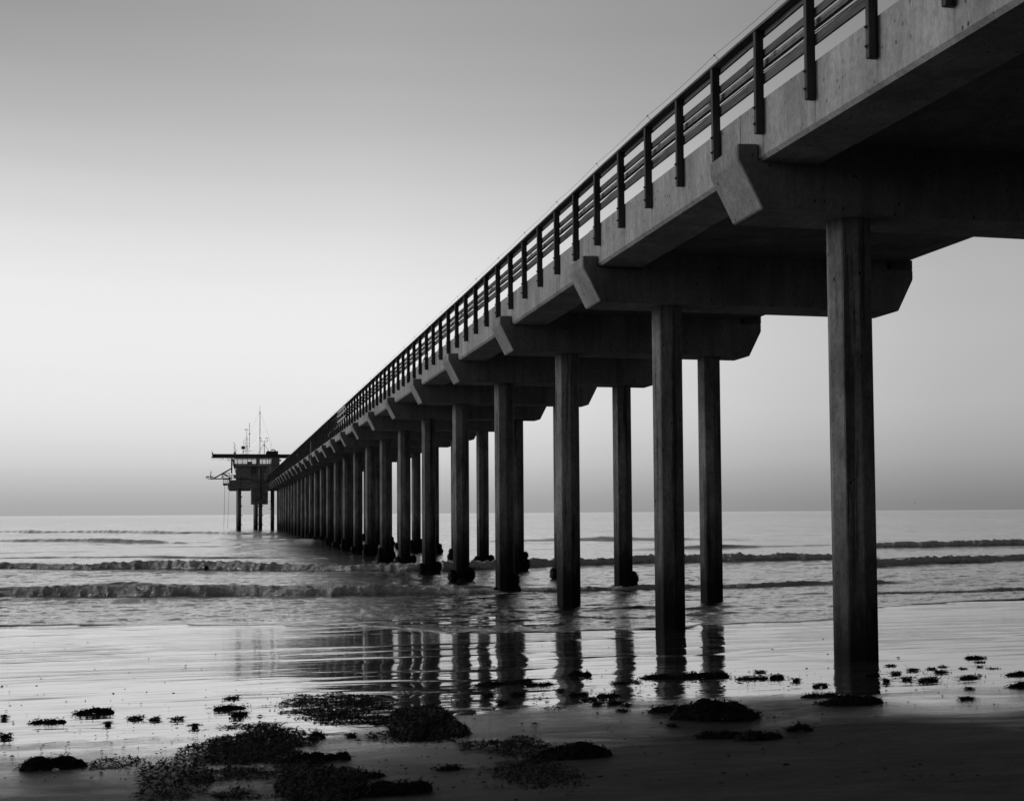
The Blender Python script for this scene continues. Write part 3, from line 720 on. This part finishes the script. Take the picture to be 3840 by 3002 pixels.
for x0, y0, x1, y1 in ((424, 395, 549, 395), (549, 395, 549, 450), (424, 395, 424, 620), (424, 530, 520, 530)): lineB(cf, [(x0, y0), (x1, y1)], .055, YP-1)
Q(cf, 'frame', M['metal'], cg); fl = MB(); boxB(fl, 420, 615, 516, 655, YP-1.6, YP+.5); Q(fl, 'floor', M['metal'], cg)
o = lineB(MB(), [(455, 655), (448, 1100), (436, 1552)], .035, YP-1).build('rope', M['metal']); tag(o, 'thin rope dropping to the sea from the wire basket', 'rope')
o = lineB(MB(), [(545, 770), (532, 1100), (513, 1552)], .028, YP+1).build('rope', M['metal']); tag(o, 'thin rope dropping to the sea beside the left corner of the platform', 'rope')
ta = MB(); xs2 = [635, 655, 680, 700, 718]
for Yq in (YP-.3, YP-.24):
    pass
vs = []; fs = []
for i, xx in enumerate(xs2):
    for j_, yy2 in enumerate((436, 465, 490, 514)):
        xx2 = xx-(4 if i == len(xs2)-1 else -3 if i == 0 else 0)*j_; q = B(xx2, yy2, YP-.3); vs.append((q[0], YP-.3+.08*math.sin(i*1.9+j_), q[1]))
for i in range(4):
    for j_ in range(3): a = i*4+j_; fs.append((a, a+1, a+5, a+4))
n_ = len(vs); ta.add(vs, fs); ta.add([(x_, y_+.03, z_) for x_, y_, z_ in vs], fs)
tag(ta.build('cloth_sheet', M['tank']), 'pale cloth draped over the platform railing beside the boom foot', 'cloth')
cb = MB(); boxB(cb, 1282, 400, 1345, 540, YP-1, YP-.1); boxB(cb, 1345, 395, 1400, 540, YP-.9, YP-.1); boxB(cb, 1335, 280, 1354, 420, YP-.6, YP-.3)
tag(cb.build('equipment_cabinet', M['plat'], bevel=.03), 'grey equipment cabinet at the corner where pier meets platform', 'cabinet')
br = lineB(MB(), [(1310, 540), (1390, 595)], .08, YP-.5).build('cabinet_bracket', M['metal']); tag(br, 'diagonal steel bracket beneath the equipment cabinet', 'bracket')
for n_i, xx in enumerate((1408, 1446, 1480)):
    cy = MB(); lineB(cy, [(xx, 262), (xx, 400)], .26, YP+1.0+n_i*.6, 12); lineB(cy, [(xx, 285), (xx, 292)], .31, YP+1.0+n_i*.6, 12); lineB(cy, [(xx, 330), (xx, 337)], .31, YP+1.0+n_i*.6, 12)
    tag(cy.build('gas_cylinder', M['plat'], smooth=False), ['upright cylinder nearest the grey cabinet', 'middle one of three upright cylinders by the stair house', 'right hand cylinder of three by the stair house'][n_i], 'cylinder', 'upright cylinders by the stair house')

# masts on the roof
YM = YP+6
def mast(name, label, parts):
    e_ = empty(name, (0, 0, 0), label=label, cat='mast')
    for pn, segs, r, *n in parts:
        mb = MB()
        for s in segs: lineA(mb, s, r, YM, 5)
        Q(mb, pn, M['metal'], e_)
    return e_
mast('radio_mast', 'tallest thin mast wrapped in fairy lights above the cabin', [('pole', [[(1331, 135), (1331, 285)]], .03), ('pole', [[(1330, 285), (1331, 1400)]], .085), ('collar', [[(1318, 287), (1342, 287)], [(1320, 797), (1342, 797)]], .03), ('guy_wire', [[(1322, 300), (1075, 880)], [(1340, 300), (1665, 1260)], [(1330, 830), (1085, 1200)]], .012)])
mast('whip_mast', 'second tallest bare mast, left of the tallest one', [('pole', [[(1064, 580), (1060, 760)], [(1060, 760), (1062, 1200)]], .05), ('sensor_head', [[(1060, 845), (1060, 880)]], .13), ('sensor_arm', [[(1033, 757), (1068, 757)]], .03), ('pole', [[(1052, 1200), (1050, 1400)]], .03)])
mast('lattice_mast', 'lattice mast with pointed top and anemometer', [('leg', [[(960, 1000), (958, 1390)]], .03), ('leg', [[(1018, 1000), (1014, 1390)]], .03), ('leg', [[(990, 930), (990, 1390)]], .035), ('crossbar', [[(955, 1003), (1072, 1005)], [(955, 1162), (1072, 1162)], [(958, 1293), (1135, 1297)], [(915, 1112), (990, 1112)], [(1015, 1098), (1062, 1098)]], .025), ('brace', [[(990, 925), (960, 1003)], [(990, 925), (1020, 1003)]], .03), ('pole', [[(992, 750), (990, 930)], [(917, 1010), (917, 1112)]], .04), ('anemometer', [[(950, 735), (950, 765)], [(950, 750), (1018, 750)]], .07), ('sensor_box', [[(995, 1175), (995, 1205)], [(1010, 1245), (1010, 1262)], [(935, 1290), (935, 1305)]], .13)])
mast('tee_mast', 'stayed mast with a crossbar carrying two anemometers', [('pole', [[(1442, 1030), (1440, 1480)]], .07), ('crossbar', [[(1358, 1055), (1525, 1056)], [(1358, 985), (1358, 1055)], [(1525, 985), (1525, 1056)]], .04), ('anemometer', [[(1318, 968), (1388, 962)], [(1485, 968), (1548, 968)]], .035), ('anemometer', [[(1320, 958), (1320, 980)], [(1485, 955), (1485, 982)]], .09), ('ring', [[(1440+20*math.cos(q*.7), 1155+20*math.sin(q*.7)) for q in range(10)]], .03), ('stay', [[(1430, 1120), (1330, 1290), (1255, 1440)], [(1450, 1140), (1560, 1300), (1650, 1480)]], .04)])
mast('sensor_mast', 'short mast with a small wind cup, furthest left on the roof', [('pole', [[(672, 1095), (672, 1400)]], .035), ('wind_cup', [[(652, 1090), (688, 1092)]], .035), ('wind_cup', [[(654, 1083), (654, 1098)]], .05), ('sensor_head', [[(672, 1185), (672, 1205)]], .09), ('base_box', [[(685, 1330), (685, 1372)]], .28)])
mast('sensor_mast', 'short mast with a stub head, just right of the leftmost one', [('pole', [[(695, 1205), (695, 1400)]], .05), ('sensor_head', [[(697, 1140), (697, 1162)]], .08), ('vane', [[(715, 1310), (745, 1270)], [(740, 1262), (760, 1275)]], .025), ('pole', [[(716, 1305), (712, 1400)]], .04)])
mast('short_aerial', 'thin short aerial standing behind the winch housing', [('pole', [[(1612, 1115), (1608, 1300)]], .022)])
lt = empty('lantern_pole', (0, 0, 0), label='black barrel shaped lantern on a thin pole above the cabin roof', cat='lantern')
Q(lineA(MB(), [(900, 1250), (898, 1480)], .07, YM, 8), 'pole', M['darkpaint'], lt)
lm = MB(); lineA(lm, [(900, 1180), (900, 1250)], .42, YM, 12); lineA(lm, [(900, 1160), (900, 1180)], .12, YM, 8); lineA(lm, [(898, 1318), (898, 1335)], .13, YM, 8); Q(lm, 'lantern', M['darkpaint'], lt)
# fairy lights
bulb0 = None
def lights(pts, n, label, Yd=YM-.3):
    global bulb0
    e_ = empty('string_lights', (0, 0, 0), label=label, cat='lights', group='fairy light strings rigged over the pier head')
    P3 = [Vector((A(x, y, Yd)[0], Yd, A(x, y, Yd)[1])) for x, y in pts]
    Q(MB().tube(P3, .008, 4), 'wire', M['metal'], e_)
    Ls = [0.]
    for a, b2 in zip(P3[:-1], P3[1:]): Ls.append(Ls[-1]+(b2-a).length)
    for i in range(n):
        s = Ls[-1]*(i+.5)/n; j_ = max(q for q in range(len(Ls)-1) if Ls[q] <= s); f = (s-Ls[j_])/max(Ls[j_+1]-Ls[j_], 1e-6)
        c = P3[j_].lerp(P3[j_+1], f)-Vector((0, .05, random.uniform(-.05, .08)))
        if bulb0 is None: bulb0 = MB().ball((0, 0, 0), .034, 8).build('bulb', M['bulb'], e_, smooth=True); bulb0.location = c
        else: copy_of(bulb0, c, e_)
lights([(1325, 375), (1240, 560), (1150, 760), (1070, 930)], 15, 'light string from the mast head down left to the whip mast')
lights([(1335, 375), (1410, 650), (1480, 860), (1550, 1040), (1650, 1245)], 16, 'light string from the mast head down right to the winch')
lights([(1332, 380), (1332, 600), (1331, 830)], 9, 'upper light string wound down the tallest mast')
lights([(1332, 830), (1331, 1100), (1331, 1400)], 9, 'lower light string wound down the tallest mast')
lights([(1320, 850), (1200, 1030), (1090, 1180)], 16, 'left one of the light strings from half way up the tallest mast')
lights([(1325, 870), (1210, 1090), (1090, 1240)], 16, 'second light string from half way up the tallest mast, just below the left one')
lights([(1345, 860), (1400, 990), (1490, 1150), (1600, 1320), (1700, 1450)], 26, 'light string from half way up the tallest mast down right past the winch')
lights([(870, 1270), (800, 1370), (720, 1450)], 10, 'short light string left of the lantern')
lights([(900, 1390), (850, 1420), (800, 1460)], 6, 'short light string low beside the lantern pole')
lights([(925, 1465), (1010, 1405), (1085, 1468), (1160, 1450), (1280, 1390)], 24, 'garland of lights swagged along the hoist beam')
lights([(1310, 1400), (1420, 1400), (1350, 1465), (1540, 1470), (1450, 1420)], 22, 'tangle of lights at the foot of the tallest mast')
lights([(1530, 1330), (1580, 1420), (1620, 1470)], 10, 'light string down the left of the winch housing')
lights([(1600, 1330), (1670, 1440), (1740, 1460), (1690, 1340), (1740, 1400), (1770, 1470)], 24, 'tangle of lights across the winch housing')
rk = MB(); c = at_z(773, 2133, -.6); rk.ball((c.x, c.y-.2, -.54), .13, 10, (1, 1, 1.3)); tag(rk.build('rock', M['mussel']), 'dark lump showing in the foot of the second breaker, left of the pier', 'rock')

# ------------------------------------------------------------------ kelp and wrack
def kelp(u0, u1, v0, hpx, label, mat='kelp', dens=1., depth=None, name='seaweed_clump', grp=None, flat=False, seed=0, lobes=None):
    flat = flat or mat == 'kelp_mat'
    r = random.Random(seed+int(u0*7+v0)); a = ground(u0, v0); b = ground(u1, v0); cx = (a.x+b.x)/2; cy = (a.y+b.y)/2
    wdt = (b-a).length/2*(r.uniform(.65, 1.35) if grp else 1); H = hpx/F_PX*cy/1.0*(.30 if flat else 1.0 if wdt > .35 else .66)*r.uniform(.75, 1.15); dep = depth if depth else max(.05, min(wdt*.34, .9))
    cx += dep*.15; cy += dep*.75
    lob = lobes or [(r.uniform(-.75, .75), r.uniform(-.4, .4), r.uniform(.3, .62), r.uniform(.5, 1)) for _ in range(6 if wdt > .3 else 3)]+[(0, 0, .95, .55), (r.uniform(-.3, .3), 0, .5, .9)]
    def hgt(x, y):
        s = 0
        for lx, ly, lr, lh in lob: s = max(s, lh*max(0, 1-((x-lx)/lr)**2-((y-ly)/(lr*1.3))**2))
        return s*(1.25-.25*s) if s > 0 else 0
    gz = float(sand_z(cy)); mb = MB()
    core = MB(); N = 26; vs = []; fs = []
    for i in range(N+1):
        for j_ in range(N+1):
            x = -1.1+2.2*i/N; y = -1.1+2.2*j_/N; h = hgt(x, y)
            vs.append((cx+x*wdt, cy+y*dep, gz-.06+(h*H*.8+.05 if h > 0 else 0)+r.uniform(-.02, .02)*min(1, H*6)*(h > 0)))
    for i in range(N):
        for j_ in range(N): q = i*(N+1)+j_; fs.append((q, q+N+1, q+N+2, q+1))
    if not flat: mb.add(vs, fs)
    n = int(min(9000, max(90, (9000 if flat else 6000)*wdt*dep*dens)))
    for _ in range(n):
        x = r.uniform(-1.15, 1.15); y = r.uniform(-1.1, 1.1); h = hgt(x, y)
        if h <= 0 and (r.random() < .9): continue
        if flat:
            if wdt > .4:
                nn = float(fbm(np.array([(x*wdt+cx)*2.2]), np.array([(y*dep+cy)*2.6]), 3, 3)[0])-.10+.35*(x*x+y*y-.5)
                if nn > r.uniform(-.08, .10): continue
                h = max(0, -nn)*1.6
            elif r.random() < .4: continue
        p = Vector((cx+x*wdt, cy+y*dep, gz+h*H*(.85)*r.uniform(.6, 1.05)+.004))
        ang = r.uniform(0, 6.283); ln = r.uniform(.03, .12) if flat else r.uniform(.04, .15)*(1.25 if wdt > .5 else .7); up = r.uniform(-.15, .55)*(.4 if flat else 1 if wdt > .35 else .55)
        d = Vector((math.cos(ang), math.sin(ang), up)); side = Vector((-math.sin(ang), math.cos(ang), r.uniform(-.5, .5)))*r.uniform(.003, .008)
        pts = [p, p+d*ln*.5+Vector((0, 0, r.uniform(-.01, .02))), p+d*ln+Vector((0, 0, -.02-abs(up)*.01))]
        for q in pts: q.z = max(q.z, gz+.002)
        mb.add([pts[0]-side, pts[0]+side, pts[1]-side*1.1, pts[1]+side*1.1, pts[2]], [(0, 1, 3, 2), (2, 3, 4)])
    o = mb.build(name, M[mat]); return tag(o, label, 'seaweed', grp)
k_ = 1.7582
def ov(x0, x1, y, h, label, **kw): return kelp(x0*k_, x1*k_, y*k_, h*k_, label, **kw)
ov(36, 178, 1639, 46, 'tall black seaweed mound nearest the lower left corner', dens=1.2)
ov(170, 300, 1636, 8, 'thin trail of wrack running right from the lower left mound', flat=True, depth=.25)
ov(64, 132, 1542, 15, 'flat seaweed clump at far left on the shiny sand')
ov(152, 240, 1520, 26, 'two lumped tufts of seaweed right of the far left clump')
ov(452, 525, 1511, 14, 'low seaweed clump on wet sand left of the big mat')
ov(476, 508, 1490, 9, 'small tuft just behind the low clump left of the big mat')
ov(490, 520, 1526, 13, 'small round tuft in front of the low clump left of the big mat')
ov(570, 860, 1536, 30, 'wide ragged seaweed mat in the centre left of the beach', mat='kelp_mat', dens=1.0, depth=1.3)
ov(825, 975, 1572, 34, 'black seaweed heap at the right end of the wide mat', dens=1.1, depth=1.1)
ov(790, 900, 1578, 10, 'flat wrack fringe below the wide mat', flat=True, depth=.3)
ov(655, 695, 1572, 22, 'small dark tuft between the wide mat and the near heaps')
ov(585, 690, 1625, 34, 'dark seaweed heap at the centre left, front row')
ov(700, 750, 1618, 30, 'short pointed heap joined to the right of the front heap')
ov(330, 640, 1672, 40, 'broad ragged seaweed mat filling the bottom left', mat='kelp_mat', dens=1.0, depth=1.7)
ov(400, 640, 1622, 22, 'thin scatter of wrack behind the bottom left mat', mat='kelp_mat', flat=True, depth=1.2, dens=.7)
ov(260, 420, 1690, 26, 'low wrack spread at the left end of the bottom mat', mat='kelp_mat', flat=True, depth=.8)
ov(560, 780, 1700, 26, 'seaweed mass at the very bottom left of centre', depth=.7)
ov(735, 825, 1655, 20, 'oval seaweed clump behind the long bottom clump')
ov(740, 925, 1690, 32, 'long low seaweed clump near the bottom centre')
ov(925, 990, 1641, 20, 'small curved seaweed clump at the bottom centre')
ov(1000, 1180, 1622, 26, 'faded wrack left of the dark heap at bottom centre', mat='kelp_mat', depth=.8)
ov(1120, 1305, 1618, 42, 'dark double topped heap at bottom centre')
ov(1055, 1245, 1672, 28, 'low ragged patch below the double topped heap', mat='kelp_mat', depth=.6)
ov(1378, 1500, 1520, 30, 'left shoulder of the biggest seaweed heap under the pier')
ov(1430, 1645, 1535, 60, 'biggest seaweed heap, in front of the second pile')
ov(1478, 1600, 1570, 20, 'flat seaweed clump in front of the biggest heap')
ov(1560, 1672, 1574, 32, 'humped seaweed clump right of the flat one in front of the biggest heap')
ov(1674, 1742, 1555, 25, 'small separate clump right of the clumps in front of the biggest heap')
ov(1706, 1800, 1488, 28, 'tufty back part of the heap before the nearest pile')
ov(1730, 1893, 1505, 38, 'long dark heap at the foot of the nearest pile')
ov(1005, 1080, 1462, 18, 'thin dark clump beneath the reflections left of centre')
ov(1060, 1135, 1458, 20, 'thin dark clump between the reflections of two piles')
ov(1115, 1182, 1461, 11, 'flat strip of weed right of the thin dark clumps')
ov(1205, 1260, 1440, 18, 'rounded weed clump on the reflection of the third pile')
ov(1150, 1205, 1512, 14, 'loose weed patch left of the small scattered tufts', flat=True)
ov(1275, 1330, 1484, 12, 'flat tuft in the middle of the wet sand, right of the third reflection')
ov(1215, 1260, 1482, 14, 'ragged tuft below the rounded clump')
ov(1357, 1455, 1446, 17, 'left half of the long weed line across the second pile reflection')
ov(1440, 1555, 1445, 20, 'right half of the long weed line across the second pile reflection')
ov(1300, 1345, 1458, 14, 'tuft left of the long weed line')
ov(1568, 1640, 1447, 10, 'flat strip of weed right of the long weed line')
ov(1608, 1632, 1434, 10, 'small tuft above the flat strip right of the long line')
ov(1640, 1676, 1445, 16, 'upright tuft at the right end of the flat strip')
ov(2060, 2112, 1405, 18, 'three small tufts touching, right of the nearest pile')
ov(2140, 2200, 1440, 26, 'upper dark clump cut by the right edge')
ov(2145, 2210, 1466, 30, 'lower dark clump cut by the right edge')
ov(2045, 2085, 1492, 14, 'blurred small clump on the dark sand near the right edge')
small = [(1893, 1914, 1421, 8), (1900, 1925, 1436, 7), (1940, 1960, 1430, 9), (1980, 1998, 1428, 8), (1960, 2000, 1450, 9), (1995, 2022, 1434, 8), (2004, 2024, 1424, 7), (2048, 2066, 1428, 8), (2080, 2098, 1425, 7), (2105, 2135, 1428, 6), (2050, 2090, 1446, 11), (2080, 2105, 1414, 7), (2062, 2080, 1470, 9), (1920, 1950, 1448, 6), (1848, 1878, 1440, 6), (1885, 1900, 1452, 6), (1690, 1712, 1451, 6), (1738, 1768, 1461, 5),
         (1345, 1365, 1456, 6), (1190, 1205, 1474, 5), (1330, 1345, 1505, 7), (1240, 1275, 1492, 9), (1260, 1290, 1502, 9), (1295, 1330, 1500, 12), (1320, 1340, 1518, 8), (318, 340, 1534, 7), (360, 395, 1533, 5), (508, 530, 1524, 5), (270, 300, 1532, 6), (0, 20, 1570, 6), (0, 14, 1530, 5), (580, 600, 1562, 7), (220, 235, 1545, 5), (408, 420, 1549, 5), (740, 760, 1570, 6), (1425, 1445, 1548, 5), (1030, 1050, 1484, 7), (1090, 1120, 1482, 8), (1060, 1085, 1500, 7)]
for i, (a, b, y, h) in enumerate(small):
    side = 'right of the nearest pile' if a > 1845 else ('between the pile reflections' if a > 1000 else 'on the left of the beach')
    kelp(a*k_, b*k_, y*k_, h*k_, 'small stray tuft of seaweed lying on wet sand '+side, name='seaweed_tuft', grp='small stray tufts of seaweed '+side, dens=4, seed=i)
# countless crumbs of weed and shell
mb = MB(); r = random.Random(77)
for i in range(1500):
    if i % 2: u, v = r.uniform(0, 3840), 2380+(r.random()**.8)*560
    else:
        c = r.choice([(700, 1530, 170, 50), (500, 1640, 240, 60), (1000, 1490, 80, 40), (1280, 1480, 100, 35), (1990, 1440, 110, 25), (1090, 1640, 130, 40), (1500, 1450, 200, 20)])
        u, v = r.gauss(c[0], c[2])*k_, r.gauss(c[1], c[3]*.6)*k_
    if v < 2375 or v > 3100: continue
    p = ground(u, v); s = r.uniform(.004, .014)*(1+.8*(r.random() < .1)); ang = r.uniform(0, 6.28)
    d = Vector((math.cos(ang), math.sin(ang), 0)); e2 = Vector((-d.y, d.x, 0)); el_ = r.uniform(1, 3)
    p.z += .004
    mb.add([p-d*s*el_, p+e2*s*.6, p+d*s*el_, p-e2*s*.6, p+Vector((0, 0, s*.9))], [(0, 1, 4), (1, 2, 4), (2, 3, 4), (3, 0, 4), (3, 2, 1, 0)])
tag(mb.build('wrack_crumbs', M['kelp']), kind='stuff', label='scattered crumbs of weed and shell on the wet sand', cat='debris')
print('objects', len(bpy.data.objects))
